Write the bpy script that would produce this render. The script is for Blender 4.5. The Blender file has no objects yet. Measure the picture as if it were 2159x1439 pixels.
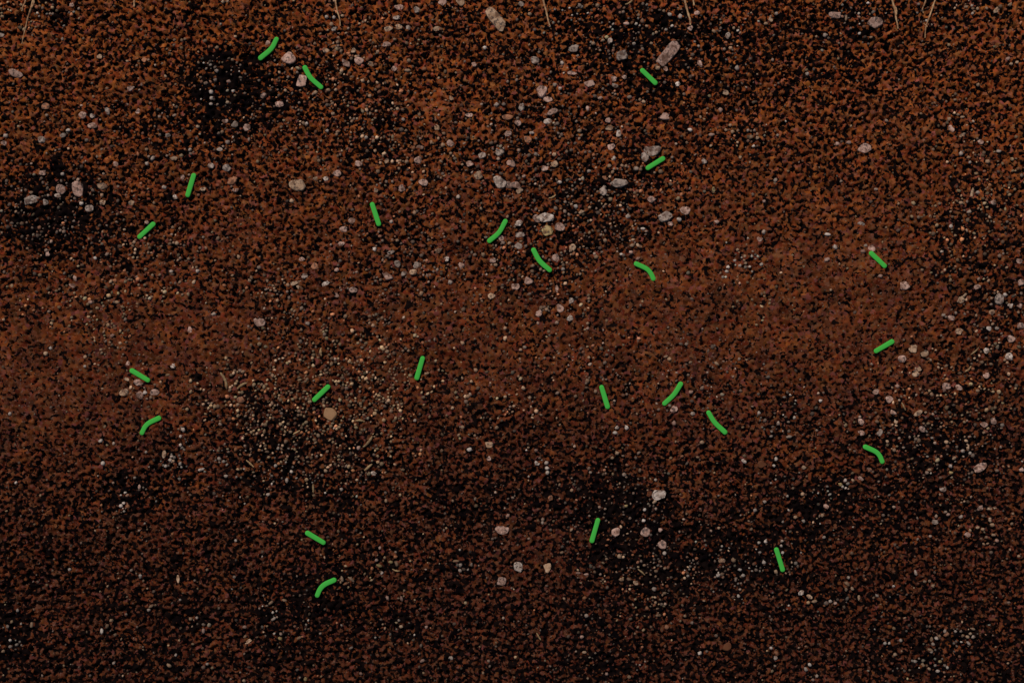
import bpy, bmesh, math
import numpy as np
from mathutils import Vector, Matrix, Euler

# ------------------------------------------------------------------ camera, sky, sun, exposure
S = bpy.context.scene
COL = S.collection
MM = 0.0005                      # one pixel of the 2159 px wide photograph is half a millimetre of soil
PW, PH = 2159.0, 1439.0
CAM_H = 1.40

cd = bpy.data.cameras.new('camera')
cam = bpy.data.objects.new('camera', cd); COL.objects.link(cam)
cam.location = (0, 0, CAM_H); cam.rotation_euler = (0, 0, 0)
cd.sensor_width = 36.0; cd.lens = 36.0 * CAM_H / (PW * MM)
cd.clip_start = 0.05; cd.clip_end = 500.0
S.camera = cam

SUN_EL, SUN_AZ = math.radians(47), math.radians(-28)      # azimuth from +Y, negative = towards -X
w = bpy.data.worlds.new('World'); S.world = w; w.use_nodes = True
nt = w.node_tree
sky = nt.nodes.new('ShaderNodeTexSky'); sky.sky_type = 'NISHITA'; sky.sun_disc = False
sky.sun_elevation = SUN_EL; sky.sun_rotation = SUN_AZ
bg = nt.nodes['Background']; bg.inputs['Strength'].default_value = 0.05
nt.links.new(sky.outputs[0], bg.inputs['Color'])
sl = bpy.data.lights.new('sun', 'SUN'); sl.energy = 3.4; sl.angle = math.radians(0.5); sl.color = (1.0, 0.95, 0.88)
so = bpy.data.objects.new('sun', sl); COL.objects.link(so)
sdir = Vector((math.sin(SUN_AZ) * math.cos(SUN_EL), math.cos(SUN_AZ) * math.cos(SUN_EL), math.sin(SUN_EL)))
so.rotation_euler = sdir.to_track_quat('Z', 'Y').to_euler(); so.location = sdir * 5
S.view_settings.view_transform = 'Standard'; S.view_settings.look = 'None'
S.view_settings.exposure = 0.0; S.view_settings.gamma = 1.0
S.cycles.use_denoising = False
S.cycles.max_bounces = 4; S.cycles.diffuse_bounces = 2

rng = np.random.default_rng(7)

# ------------------------------------------------------------------ soil grit and painted dark hollows: patches read off the photograph
# x y rx ry | pale grains | extra shade of hollows painted into the colour | grain tone (g grey, t tan, y golden, w whitish)
PATCHES = [
 (472,192,50,52,14,2.6,'w'),(450,150,50,30,14,.8,'g'),(555,165,70,42,95,.8,'g'),(605,190,50,36,50,.65,'g'),(400,265,90,40,40,.5,'g'),(525,240,70,40,36,.55,'g'),
 (735,110,60,60,150,.15,'t'),(700,150,40,40,50,.2,'g'),(760,255,85,62,210,.55,'t'),(825,330,62,52,150,.3,'t'),(800,205,60,40,80,.4,'t'),
 (130,405,75,46,110,.8,'g'),(55,480,65,50,110,.4,'g'),(135,470,80,50,34,1.1,'g'),(60,430,60,40,60,.4,'g'),(180,520,70,40,40,.4,'g'),
 (300,535,95,46,140,.2,'t'),(345,560,50,30,60,.2,'t'),(215,650,46,34,110,.2,'y'),(240,725,30,34,70,.15,'t'),(285,805,24,20,40,.15,'t'),(60,610,60,40,40,.1,'y'),
 (840,572,72,48,240,.25,'g'),(870,500,50,40,50,.3,'g'),(600,622,46,38,100,.3,'t'),(590,690,40,36,50,.35,'g'),(800,700,90,40,90,.05,'t'),
 (1215,440,135,62,430,.45,'g'),(1150,500,75,50,150,.45,'g'),(1130,560,70,46,150,.4,'t'),(1300,390,70,36,90,.45,'t'),(1180,640,46,40,60,.25,'g'),(1100,600,50,40,50,.3,'g'),
 (1290,480,60,30,90,.35,'t'),(1200,330,110,60,120,.25,'g'),(1180,230,110,70,110,.12,'g'),(1040,330,60,40,40,.12,'g'),
 (1560,552,26,20,40,.45,'w'),(1600,620,34,24,30,.05,'y'),(1450,690,50,40,40,.1,'g'),
 (665,845,115,62,820,.16,'y'),(560,865,56,46,220,.26,'t'),(790,850,44,54,360,.12,'y'),(740,770,70,36,190,.1,'y'),(665,755,50,30,80,.1,'y'),(800,810,40,34,90,.2,'t'),(500,830,34,34,60,.4,'y'),
 (575,975,52,46,140,.75,'w'),(540,930,60,40,80,.5,'g'),(650,930,80,46,160,.55,'t'),(760,940,34,34,50,.45,'t'),(650,1020,40,22,26,.55,'y'),(785,990,30,24,20,.5,'t'),
 (1265,755,62,34,90,.3,'g'),(1050,800,80,60,110,.05,'t'),(1030,870,50,36,50,.15,'g'),(1500,790,60,46,100,.2,'g'),(1440,820,50,36,50,.15,'g'),(1310,835,36,26,36,.2,'g'),
 (2025,255,40,44,60,.4,'t'),(2090,395,56,46,130,.3,'y'),(2010,500,48,42,100,.35,'y'),(2060,450,46,36,60,.5,'t'),(2070,560,60,50,50,.4,'t'),
 (2100,640,60,46,70,.45,'g'),(2070,755,62,40,120,.35,'t'),(2110,690,40,40,40,.3,'t'),(2060,850,56,36,130,.4,'y'),(1940,830,60,46,70,.2,'t'),(1890,890,40,26,40,.3,'t'),
 (1975,930,85,46,170,.85,'g'),(2030,950,50,34,70,.7,'w'),(1930,965,60,36,60,.75,'g'),(2090,980,40,30,20,.2,'g'),
 (1300,1085,80,56,200,1.0,'g'),(115,370,34,16,0,1.5,'g'),(190,412,18,30,0,.9,'g'),(135,455,50,22,0,1.0,'g'),(1305,1060,60,24,0,.6,'g'),(1270,1010,60,34,70,.6,'g'),(1340,1150,60,46,150,.8,'g'),(1370,1225,50,40,140,.6,'t'),(1385,1285,34,22,60,.45,'y'),(1420,1180,60,30,50,.75,'w'),(1290,1165,40,40,60,.6,'t'),
 (1550,1195,70,28,100,.8,'w'),(1480,1180,56,30,60,.65,'g'),(1640,1170,26,50,20,1.0,'w'),(1740,1260,70,24,30,.55,'w'),(1600,1215,40,20,30,.7,'g'),
 (2010,1335,66,18,40,.8,'w'),(1975,1400,40,18,26,.6,'w'),(1880,1370,40,30,20,.5,'w'),(2085,1110,34,34,30,.55,'t'),(2020,1060,50,20,20,.55,'t'),
 (1750,1060,60,40,40,.7,'w'),(1690,1055,50,30,20,.75,'w'),(1850,1055,60,40,20,.3,'g'),(1790,1020,30,20,16,.4,'w'),(1720,870,50,36,36,.35,'g'),(1640,890,26,36,26,.5,'w'),
 (65,18,40,22,60,.6,'y'),(110,20,40,20,30,.5,'w'),(1255,40,70,32,70,.65,'w'),(1290,95,70,36,60,.7,'g'),(1400,50,50,40,30,.7,'w'),(1480,70,60,26,40,.6,'g'),(1540,80,30,18,30,.7,'w'),(1850,18,70,22,36,.7,'w'),
 (1810,70,40,30,16,.6,'g'),(2070,18,60,20,50,.5,'t'),(2000,20,40,22,20,.6,'g'),(960,50,50,30,30,.6,'g'),(1370,150,70,60,20,.55,'g'),(1530,150,60,40,30,.4,'g'),(1720,120,70,60,20,.35,'g'),
 (810,1188,56,24,40,.5,'y'),(730,1222,24,16,20,.5,'y'),(265,1060,36,26,12,.85,'w'),(280,1020,40,26,10,.9,'w'),(20,1330,30,44,16,.95,'w'),(590,1290,50,40,30,.6,'w'),(590,1380,60,40,30,.5,'g'),(670,1250,60,40,10,.85,'g'),
 (350,970,40,24,36,.55,'w'),(400,1290,44,30,10,.6,'w'),(850,1320,60,30,20,.6,'w'),(970,1195,34,24,14,.6,'w'),(1590,285,22,22,24,.45,'w'),(1530,290,24,18,20,.3,'t'),(1110,1060,80,50,60,.5,'g'),(1150,975,36,26,16,.2,'w'),
 (1520,1130,90,40,20,.55,'w'),(1250,1310,50,60,26,.5,'g'),(1230,1400,60,30,24,.45,'g'),(1320,1420,60,20,20,.35,'w'),(1040,640,60,30,20,.1,'g'),(960,1060,40,60,10,.5,'g'),(720,1050,40,24,8,.8,'w'),
 (360,430,30,40,4,.6,'g'),(820,480,40,24,8,.6,'g'),(1220,520,30,24,12,.7,'t'),(1350,520,24,20,16,.45,'t'),(1900,1100,60,40,10,.4,'g'),(1700,1150,60,50,10,.4,'g'),(1950,560,60,60,10,.3,'g'),(1360,370,40,24,20,.4,'t'),
 (1080,250,60,60,50,.1,'g'),(930,300,60,60,50,.12,'g'),(440,340,60,26,30,.15,'g'),(240,290,160,50,60,.1,'g'),(330,120,60,40,26,.15,'t'),(1150,140,60,30,26,.2,'g'),
]
# areas of fine, even, closely packed soil (x y rx ry strength): fewer gaps
SMOOTH = [(300,700,180,90,.55),(60,780,140,110,.6),(140,850,160,90,.5),(980,690,170,80,.5),(950,480,120,90,.25),(1420,640,160,90,.55),(1640,600,170,110,.55),(1780,690,150,110,.55),(1860,560,90,70,.5),
          (830,790,50,40,.7),(1020,760,120,70,.35),(1480,740,160,80,.45),(870,220,50,40,.8),(50,120,50,24,.5),(1130,1290,130,90,.45),(1150,1130,90,60,.55),(1320,860,120,60,.3),(400,740,110,70,.45),
          (700,440,120,70,.2),(1720,420,190,90,.2),(1940,320,60,60,.2),(660,330,80,50,.2),(1340,590,70,40,.4)]

STEP = 2.5
fx = np.arange(-280, PW + 280.1, STEP); fy = np.arange(-260, PH + 260.1, STEP)
NX, NY = len(fx), len(fy)
GX, GY = np.meshgrid(fx, fy)

def band(lo, hi, seed):
    """isotropic noise whose wavelengths lie between lo and hi pixels"""
    r = np.random.default_rng(seed)
    f = np.fft.rfft2(r.standard_normal((NY, NX)))
    ky = np.fft.fftfreq(NY, STEP)[:, None]; kx = np.fft.rfftfreq(NX, STEP)[None, :]
    k = np.sqrt(kx * kx + ky * ky) + 1e-9
    wl = np.log(1 / k); c = (math.log(lo) + math.log(hi)) / 2; s = (math.log(hi) - math.log(lo)) / 2
    n = np.fft.irfft2(f * np.exp(-0.5 * ((wl - c) / s) ** 2), s=(NY, NX))
    return n / n.std()

def bumps(rows):
    a = np.zeros((NY, NX))
    for x, y, rx, ry, k in rows:
        a += k * np.exp(-0.5 * (((GX - x) / rx) ** 2 + ((GY - y) / ry) ** 2))
    return a

warp1, warp2 = band(50, 110, 21) * 14, band(50, 110, 22) * 14
def warped(a):
    """ragged outlines: look the smooth patch map up at shifted places"""
    ix = np.clip(((GX + warp1 - fx[0]) / STEP).astype(int), 0, NX - 1); iy = np.clip(((GY + warp2 - fy[0]) / STEP).astype(int), 0, NY - 1)
    return a[iy, ix]

gap_shade = warped(1 - np.exp(-1.1 * bumps([(p[0], p[1], p[2] * .86, p[3] * .86, p[5] * .95) for p in PATCHES])))  # darkness of hollows, painted as colour apart from the mesh pits
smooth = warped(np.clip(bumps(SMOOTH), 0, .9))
base_gaps = np.interp(GY, [-200, 0, 120, 300, 520, 700, 860, 1000, 1200, 1440, 1700], [.43, .43, .42, .41, .37, .35, .39, .46, .51, .54, .55])
base_gaps += np.interp(GX, [0, 1200, 1500, 1800, 2159], [0, 0, .04, .02, -.01]) * (GY < 330) + band(90, 260, 4) * .03
gap_shade = np.clip((gap_shade - .10) * 1.18, 0, 1.1)
base_gaps += sum(k * np.exp(-.5 * (((GX - x) / rx) ** 2 + ((GY - y) / ry) ** 2)) for x, y, rx, ry, k in
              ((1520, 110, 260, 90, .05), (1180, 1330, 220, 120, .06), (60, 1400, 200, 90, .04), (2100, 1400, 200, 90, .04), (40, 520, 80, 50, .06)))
gap_shade = np.clip(base_gaps + gap_shade * .50 - smooth * .17, .1, 1.15)
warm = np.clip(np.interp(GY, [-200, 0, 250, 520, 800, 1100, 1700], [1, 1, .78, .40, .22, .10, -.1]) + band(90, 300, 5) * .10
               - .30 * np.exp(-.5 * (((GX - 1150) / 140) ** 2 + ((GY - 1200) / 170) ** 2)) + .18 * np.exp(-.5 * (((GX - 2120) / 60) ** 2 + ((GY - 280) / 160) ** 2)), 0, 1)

und = band(160, 420, 1) * 2.2 + band(50, 110, 2) * .8             # px, gentle swell of the bed
n1 = band(12, 24, 3); n2 = band(6, 9, 6)
pit = n1 + .35 * n2 + .35 - 3 * np.clip(base_gaps - .36, -.1, .12) + .8 * smooth
pit = np.where(pit > 0, .55 * np.tanh(pit / .55), -1.9 * np.tanh(-pit / 1.5))
relief = pit * 4.4 + band(5, 7, 8) * .35
Z = (und + relief) * MM

def idx(px, py):
    return (int(min(max((py - fy[0]) / STEP + .5, 0), NY - 1)), int(min(max((px - fx[0]) / STEP + .5, 0), NX - 1)))
def top_z(px, py):
    """height of the crumb tops round a place of the photograph (m)"""
    i, j = idx(px, py); return (und[i, j] + 1.0) * MM
def world(px, py, z=0.0):
    k = (CAM_H - z) / CAM_H
    return ((px - PW / 2) * MM * k, (PH / 2 - py) * MM * k)

# ------------------------------------------------------------------ material helpers
def new_mat(name, rough=.95, spec=.12):
    m = bpy.data.materials.new(name); m.use_nodes = True
    b = m.node_tree.nodes['Principled BSDF']
    b.inputs['Roughness'].default_value = rough; b.inputs['Specular IOR Level'].default_value = spec
    return m, m.node_tree, b
def N(t, kind, **kw):
    n = t.nodes.new(kind)
    for k, v in kw.items():
        if k in n.inputs: n.inputs[k].default_value = v
        else: setattr(n, k, v)
    return n
def ramp(t, stops, interp='LINEAR'):
    r = t.nodes.new('ShaderNodeValToRGB'); e = r.color_ramp; e.interpolation = interp
    while len(e.elements) < len(stops): e.elements.new(.5)
    for el, (p, c) in zip(e.elements, stops): el.position = p; el.color = (*c, 1)
    return r
def mix(t, fac, a, b, mode='MIX'):
    m = t.nodes.new('ShaderNodeMix'); m.data_type = 'RGBA'; m.blend_type = mode
    for sock, v in ((m.inputs[0], fac), (m.inputs[6], a), (m.inputs[7], b)):
        if hasattr(v, 'default_value') and hasattr(v, 'is_output'): t.links.new(v, sock)
        elif isinstance(v, (int, float)): sock.default_value = v
        else: sock.default_value = (*v, 1)
    return m.outputs[2]
def math_node(t, op, a, b=0.0, clamp=False):
    m = t.nodes.new('ShaderNodeMath'); m.operation = op; m.use_clamp = clamp
    for s, v in ((m.inputs[0], a), (m.inputs[1], b)):
        if hasattr(v, 'is_output'): t.links.new(v, s)
        else: s.default_value = v
    return m.outputs[0]
def noise(t, vec, scale, detail=2.0, rough=.5, W=None):
    n = N(t, 'ShaderNodeTexNoise'); n.inputs['Scale'].default_value = scale; n.inputs['Detail'].default_value = detail; n.inputs['Roughness'].default_value = rough
    if W is not None:
        n.noise_dimensions = '4D'; t.links.new(W, n.inputs['W'])
    t.links.new(vec, n.inputs['Vector']); return n
def map_range(t, v, a, b, c=0.0, d=1.0):
    m = N(t, 'ShaderNodeMapRange'); m.interpolation_type = 'SMOOTHSTEP'
    t.links.new(v, m.inputs[0])
    for i, x in enumerate((a, b, c, d)): m.inputs[i + 1].default_value = x
    return m.outputs[0]

def soil_material():
    m, t, b = new_mat('reddish_brown_soil', 1.0, 0.0)
    co = N(t, 'ShaderNodeTexCoord').outputs['Object']
    hu = N(t, 'ShaderNodeAttribute', attribute_name='gap_shade').outputs['Fac']
    wa = N(t, 'ShaderNodeAttribute', attribute_name='iron').outputs['Fac']
    # crumbs: small cells with ragged edges, every crumb its own tint and lightness
    wob = noise(t, co, 330, 2.0, .6).outputs['Color']
    vm = N(t, 'ShaderNodeVectorMath', operation='MULTIPLY_ADD'); t.links.new(wob, vm.inputs[0]); vm.inputs[1].default_value = (.0045,) * 3; t.links.new(co, vm.inputs[2])
    vo = N(t, 'ShaderNodeTexVoronoi'); vo.inputs['Scale'].default_value = 235; t.links.new(vm.outputs[0], vo.inputs['Vector'])
    sep = N(t, 'ShaderNodeSeparateColor'); t.links.new(vo.outputs['Color'], sep.inputs[0])
    hue = sep.outputs[0]; val = sep.outputs[1]
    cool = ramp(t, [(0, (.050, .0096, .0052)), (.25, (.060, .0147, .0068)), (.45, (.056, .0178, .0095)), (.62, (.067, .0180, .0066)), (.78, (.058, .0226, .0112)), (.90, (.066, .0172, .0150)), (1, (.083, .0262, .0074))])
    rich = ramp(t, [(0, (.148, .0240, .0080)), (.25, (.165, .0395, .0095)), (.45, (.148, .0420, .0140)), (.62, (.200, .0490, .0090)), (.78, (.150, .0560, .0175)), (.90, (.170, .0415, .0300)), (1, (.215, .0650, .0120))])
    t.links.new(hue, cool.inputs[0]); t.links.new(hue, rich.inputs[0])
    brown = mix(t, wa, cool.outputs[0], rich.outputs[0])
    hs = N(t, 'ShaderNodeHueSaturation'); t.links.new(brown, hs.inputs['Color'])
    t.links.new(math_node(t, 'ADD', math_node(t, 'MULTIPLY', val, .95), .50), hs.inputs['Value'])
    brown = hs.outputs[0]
    fine = noise(t, co, 480, 1.0, .5).outputs['Fac']
    brown = mix(t, map_range(t, fine, .60, .72, 0, .6), brown, (.115, .070, .052))
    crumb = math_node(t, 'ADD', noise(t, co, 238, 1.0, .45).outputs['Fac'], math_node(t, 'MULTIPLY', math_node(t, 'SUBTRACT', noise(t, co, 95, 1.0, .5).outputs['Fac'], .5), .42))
    dark = map_range(t, math_node(t, 'ADD', crumb, math_node(t, 'MULTIPLY', hu, .36)), .655, .705)  # shade of gaps between crumbs, painted near-black into the base colour
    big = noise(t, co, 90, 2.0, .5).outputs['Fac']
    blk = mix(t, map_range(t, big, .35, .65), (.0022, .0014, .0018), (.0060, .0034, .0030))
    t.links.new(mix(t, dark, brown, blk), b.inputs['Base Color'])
    return m
SOIL = soil_material()

# ------------------------------------------------------------------ ground: one sheet, fine where the photograph looks, running out to the horizon
def mesh_obj(name, verts, faces, mat, smooth_shade=True):
    me = bpy.data.meshes.new(name)
    verts = np.asarray(verts, dtype=np.float32); faces = np.asarray(faces, dtype=np.int32)
    k = faces.shape[1]
    me.vertices.add(len(verts)); me.vertices.foreach_set('co', verts.ravel())
    me.loops.add(faces.size); me.loops.foreach_set('vertex_index', faces.ravel())
    me.polygons.add(len(faces)); me.polygons.foreach_set('loop_start', np.arange(0, faces.size, k, dtype=np.int32))
    me.update(calc_edges=True)
    if smooth_shade: me.polygons.foreach_set('use_smooth', np.ones(len(faces), dtype=bool))
    me.materials.append(mat)
    o = bpy.data.objects.new(name, me); COL.objects.link(o)
    return o

def build_ground():
    grow = np.cumsum(4.0 * 1.16 ** np.arange(1, 62)); grow = np.minimum(grow, 240000)
    ex = np.concatenate([fx[0] - grow[::-1], fx, fx[-1] + grow]); ey = np.concatenate([fy[0] - grow[::-1], fy, fy[-1] + grow])
    g = len(grow)
    ix = np.clip(np.arange(len(ex)) - g, 0, NX - 1); iy = np.clip(np.arange(len(ey)) - g, 0, NY - 1)
    zz = Z[np.ix_(iy, ix)].copy(); hh = gap_shade[np.ix_(iy, ix)]; ww = warm[np.ix_(iy, ix)]
    dx = np.maximum(np.maximum(fx[0] - ex, ex - fx[-1]), 0)[None, :]; dy = np.maximum(np.maximum(fy[0] - ey, ey - fy[-1]), 0)[:, None]
    out = np.hypot(dx, dy); fade = np.exp(-out / 9.0)
    PX, PY = np.meshgrid(ex, ey)
    swell = 3.0 * np.sin(PX / 97.0 + 1.3 * np.sin(PY / 151.0)) * np.sin(PY / 83.0 + 1.1 * np.sin(PX / 173.0))
    patchy = .40 + .07 * np.sin(PX / 131.0 + 2 * np.sin(PY / 117.0)) * np.sin(PY / 109.0)
    zz = zz * fade + (1 - fade) * swell * np.minimum(out / 60, 1) * MM
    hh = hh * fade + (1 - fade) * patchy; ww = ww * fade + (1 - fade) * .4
    X, Y = np.meshgrid((ex - PW / 2) * MM, (PH / 2 - ey) * MM)
    v = np.stack([X, Y, zz], -1).reshape(-1, 3)
    n, mrows = len(ex), len(ey)
    a = (np.arange(mrows - 1)[:, None] * n + np.arange(n - 1)[None, :]).ravel()
    f = np.stack([a, a + n, a + n + 1, a + 1], -1)
    o = mesh_obj('ground', v, f, SOIL)
    for nm, arr in (('gap_shade', hh), ('iron', ww)):
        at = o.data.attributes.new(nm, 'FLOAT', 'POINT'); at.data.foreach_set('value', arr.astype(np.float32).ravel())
    o['kind'] = 'structure'; o['label'] = 'reddish brown crumbly soil with painted dark gaps and hollows'
    return o
build_ground()

# ------------------------------------------------------------------ green rods (pixel centre lines)
RODS = [
 ([(583,83),(572,103),(549.5,122.5)], 'topmost green rod, bowed, its lower end reaching the black patch'),
 ([(643,143),(655,164),(677,184)], 'bowed green rod near the topmost rod, below a pinkish grey stone'),
 ([(1354.5,149),(1381.5,175)], 'straight green rod below the long speckled stone in the upper right'),
 ([(1397.5,334.5),(1366,354)], 'straight green rod lying under the paired grey stones'),
 ([(408.5,370),(396,411)], 'steep straight green rod in the upper left, above the tilted one'),
 ([(323,472.5),(294.5,499)], 'straight tilted green rod at upper left, below the steep one'),
 ([(785,431),(798.5,472)], 'steep straight green rod in the upper middle, leaning left'),
 ([(1065.5,466.5),(1052,490),(1032,507.5)], 'bowed green rod to the left of the ochre stone'),
 ([(1125,527),(1138,550),(1159,569)], 'bowed green rod just below the ochre stone'),
 ([(1341.5,556),(1362.5,566),(1372,576),(1377.5,587.5)], 'hooked green rod in the picture middle, bending down to the right'),
 ([(1837,534),(1865,560.5)], 'straight green rod touching pink pebbles at the upper right'),
 ([(1880.5,720),(1847,739.5)], 'rightmost green rod, straight, to the left of many pinkish pebbles'),
 ([(278.5,781),(312,801)], 'leftmost green rod, straight, above two pinkish pebbles'),
 ([(335,881),(316,890),(306,899),(299.5,912)], 'hooked green rod at the left, below two pinkish pebbles'),
 ([(691.5,815),(663,842)], 'straight green rod above the round tan stone among golden grit'),
 ([(891,755),(879,796)], 'steep straight green rod left of centre, on the bare brown soil'),
 ([(1268.5,816),(1281,857)], 'steep straight green rod right of centre, leaning left'),
 ([(1435,809),(1421,831),(1401,850)], 'bowed green rod above a round pink pebble, right of centre'),
 ([(1494,869.5),(1507,890),(1528.5,910.5)], 'rightmost of the bowed green rods, beside a small white pebble'),
 ([(1824.5,941.5),(1846,951.5),(1855,961),(1860,972.5)], 'hooked green rod at the lower right, beside the dark gritty patch'),
 ([(648.5,1123),(682,1143)], 'straight green rod at lower left, above the lowest hooked rod'),
 ([(704.5,1222),(685,1231),(675,1241),(669,1254)], 'lowest green rod, hooked, beside a few golden flakes'),
 ([(1260.5,1096),(1248,1139)], 'steep straight green rod at the edge of the lower black patch'),
 ([(1637,1158),(1650,1200)], 'steep straight green rod at the lower right, by a black patch'),
]
def spline(pts, n):
    p = np.array(pts, float)
    if len(p) == 2: return p[0] + (p[1] - p[0]) * np.linspace(0, 1, n)[:, None]
    q = np.vstack([2 * p[0] - p[1], p, 2 * p[-1] - p[-2]]); out = []
    segs = len(p) - 1
    for u in np.linspace(0, segs, n):
        i = min(int(u), segs - 1); t = u - i; a, b, c, d = q[i:i + 4]
        out.append(.5 * (2 * b + (c - a) * t + (2 * a - 5 * b + 4 * c - d) * t * t + (3 * b - a - 3 * c + d) * t ** 3))
    return np.array(out)
def tube(px_line, radii, z_line, flat=1.0, sides=14, caps=True, square=1.0):
    """swept tube along pixel positions; radii in px, z in m; rounded ends; returns verts, quads"""
    P = np.array([(*world(x, y, z), z) for (x, y), z in zip(px_line, z_line)])
    R = np.array(radii, float) * MM
    if caps:
        t0 = P[0] - P[1]; t0 /= np.linalg.norm(t0); t1 = P[-1] - P[-2]; t1 /= np.linalg.norm(t1)
        aa = np.radians([86, 66, 44, 22])
        pre = [(P[0] + t0 * R[0] * math.sin(a), R[0] * math.cos(a)) for a in aa]
        post = [(P[-1] + t1 * R[-1] * math.sin(a), R[-1] * math.cos(a)) for a in aa[::-1]]
        P = np.array([p for p, _ in pre] + list(P) + [p for p, _ in post]); R = np.array([r for _, r in pre] + list(R) + [r for _, r in post])
    T = np.gradient(P, axis=0); T /= np.linalg.norm(T, axis=1)[:, None]
    side = np.cross(T, (0, 0, 1)); side /= np.linalg.norm(side, axis=1)[:, None]
    up = np.cross(side, T)
    th = np.linspace(0, 2 * math.pi, sides, endpoint=False)
    v = (P[:, None] + R[:, None, None] * (np.cos(th)[None, :, None] * side[:, None] + flat * (np.sign(np.sin(th)) * np.abs(np.sin(th)) ** square)[None, :, None] * up[:, None])).reshape(-1, 3)
    n = len(P); f = []
    for i in range(n - 1):
        for j in range(sides):
            k = (j + 1) % sides; f.append((i * sides + j, i * sides + k, (i + 1) * sides + k, (i + 1) * sides + j))
    v = np.vstack([v, P[:1], P[-1:]]); c0, c1 = len(v) - 2, len(v) - 1
    for j in range(sides):
        k = (j + 1) % sides; f.append((c0, k, j, c0)); f.append((c1, (n - 1) * sides + j, (n - 1) * sides + k, c1))
    return v, f
def build_mesh(name, parts, mat, origin=None):
    V, F, off = [], [], 0
    for v, f in parts:
        V.append(v); F += [tuple(dict.fromkeys(a + off for a in q)) for q in f]; off += len(v)
    V = np.vstack(V)
    o0 = V.mean(0) if origin is None else np.array(origin)
    o0 = np.array([o0[0], o0[1], V[:, 2].min() if origin is None else o0[2]])
    me = bpy.data.meshes.new(name); me.from_pydata((V - o0).tolist(), [], F); me.update()
    me.polygons.foreach_set('use_smooth', np.ones(len(me.polygons), dtype=bool)); me.materials.append(mat)
    o = bpy.data.objects.new(name, me); COL.objects.link(o); o.location = o0
    return o
def tag(o, label, cat, group=None):
    o['label'] = label; o['category'] = cat
    if group: o['group'] = group
    return o

def green_material():
    m, t, b = new_mat('matte_green', .85, .03)
    co = N(t, 'ShaderNodeTexCoord').outputs['Object']
    n = noise(t, co, 300, 2).outputs['Fac']
    t.links.new(mix(t, n, (.045, .338, .044), (.050, .352, .049)), b.inputs['Base Color'])
    return m
GREEN = green_material()
for pts, lab in RODS:
    line = spline(pts, 15)
    rr = 5.15 + .2 * np.sin(np.linspace(0, 3, 15) + pts[0][0])
    zt = np.array([top_z(x, y) for x, y in line]).max() + .0009
    tag(build_mesh('green_rod', [tube(line, rr, [zt] * 15, .42, 24, True, .42)], GREEN), lab, 'green rod', 'green rods scattered over the soil')
rod_pts = np.vstack([spline(p, 12) for p, _ in RODS])

# ------------------------------------------------------------------ roots entering from the top of the picture
def root_material():
    m, t, b = new_mat('dry_root', .8, .2)
    co = N(t, 'ShaderNodeTexCoord').outputs['Object']
    n = noise(t, co, 260, 3, .6).outputs['Fac']
    r = ramp(t, [(.30, (.11, .045, .020)), (.5, (.29, .150, .072)), (.68, (.42, .26, .13))]); t.links.new(n, r.inputs[0])
    t.links.new(r.outputs[0], b.inputs['Base Color'])
    return m
ROOTM = root_material()
ROOTS = [
 ([(80,-70),(74,-20),(66,17),(60,37),(55,57),(49,80),(46.5,93)], 2.6, .9, 'long pale root at the upper left, leftmost of the long ones', [[(66,17),(71,8),(72,-6),(78,-40)]]),
 ([(62,-60),(57,-20),(54,0),(49,12),(46,22)], 2.6, 1.2, 'short tan root beside the long pale one at the upper left', []),
 ([(286,-60),(284,-10),(283,4),(282,14)], 3.4, 1.8, 'stubby cream root tip at the top edge between the two long roots', []),
 ([(696,-60),(704,-16),(707,4),(711,22),(716,38),(718,54)], 2.4, 1.2, 'thin tan root straight above the bowed rods at upper left', []),
 ([(1138,-60),(1144,-10),(1148,12),(1152,28),(1156,42),(1158,52)], 2.4, 1.6, 'thin tan root right of the tan slab stone at top', []),
 ([(1434,-60),(1442,-10),(1446,12),(1451,30),(1454,42),(1455,53)], 2.6, 1.8, 'orange tan root ending on a small pink pebble', []),
 ([(1458,-60),(1460,-14),(1462,0),(1464,11)], 2.6, 1.6, 'short brown root tip at top beside the orange tan root', []),
 ([(1876,-60),(1881,-10),(1884,8),(1888,20),(1890,34),(1893,48),(1894,58)], 2.6, 1.4, 'knotted tan root to the right of a pinkish grey stone', [[(1886,14),(1889,17),(1890,24),(1890,30)]]),
 ([(1982,-60),(1976,-12),(1969,10),(1963,30),(1957,46),(1953,60),(1952,70),(1951,81)], 2.3, 1.0, 'longest yellowish root, rightmost at the top edge', [[(1954,56),(1951,54),(1948,50)]]),
 ([(1960,-60),(1955,-14),(1950,8),(1946,20),(1948,28)], 2.2, 1.0, 'short tan root just left of the longest yellowish root', []),
]
for pts, r0, r1, lab, br in ROOTS:
    def one(p, a, b):
        n = len(p) * 6; l = spline(p, n); g = np.random.default_rng(int(abs(p[-1][0]) * 7))
        l = l + np.cumsum(g.standard_normal((n, 2)) * .16, 0)
        rad = np.linspace(a, b, n) * (1 + .25 * np.sin(np.linspace(0, n * .9, n)) * g.random(n))
        zz = [top_z(x, y) + .0006 for x, y in l]; k = np.ones(7) / 7
        zz = np.convolve(np.pad(zz, 3, 'edge'), k, 'valid')
        return tube(l, rad, zz, .9, 8)
    tag(build_mesh('root', [one(pts, r0, r1)] + [one(q, r0 * .8, r1 * .8) for q in br], ROOTM), lab, 'root', 'thin roots at the top of the soil')

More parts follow.
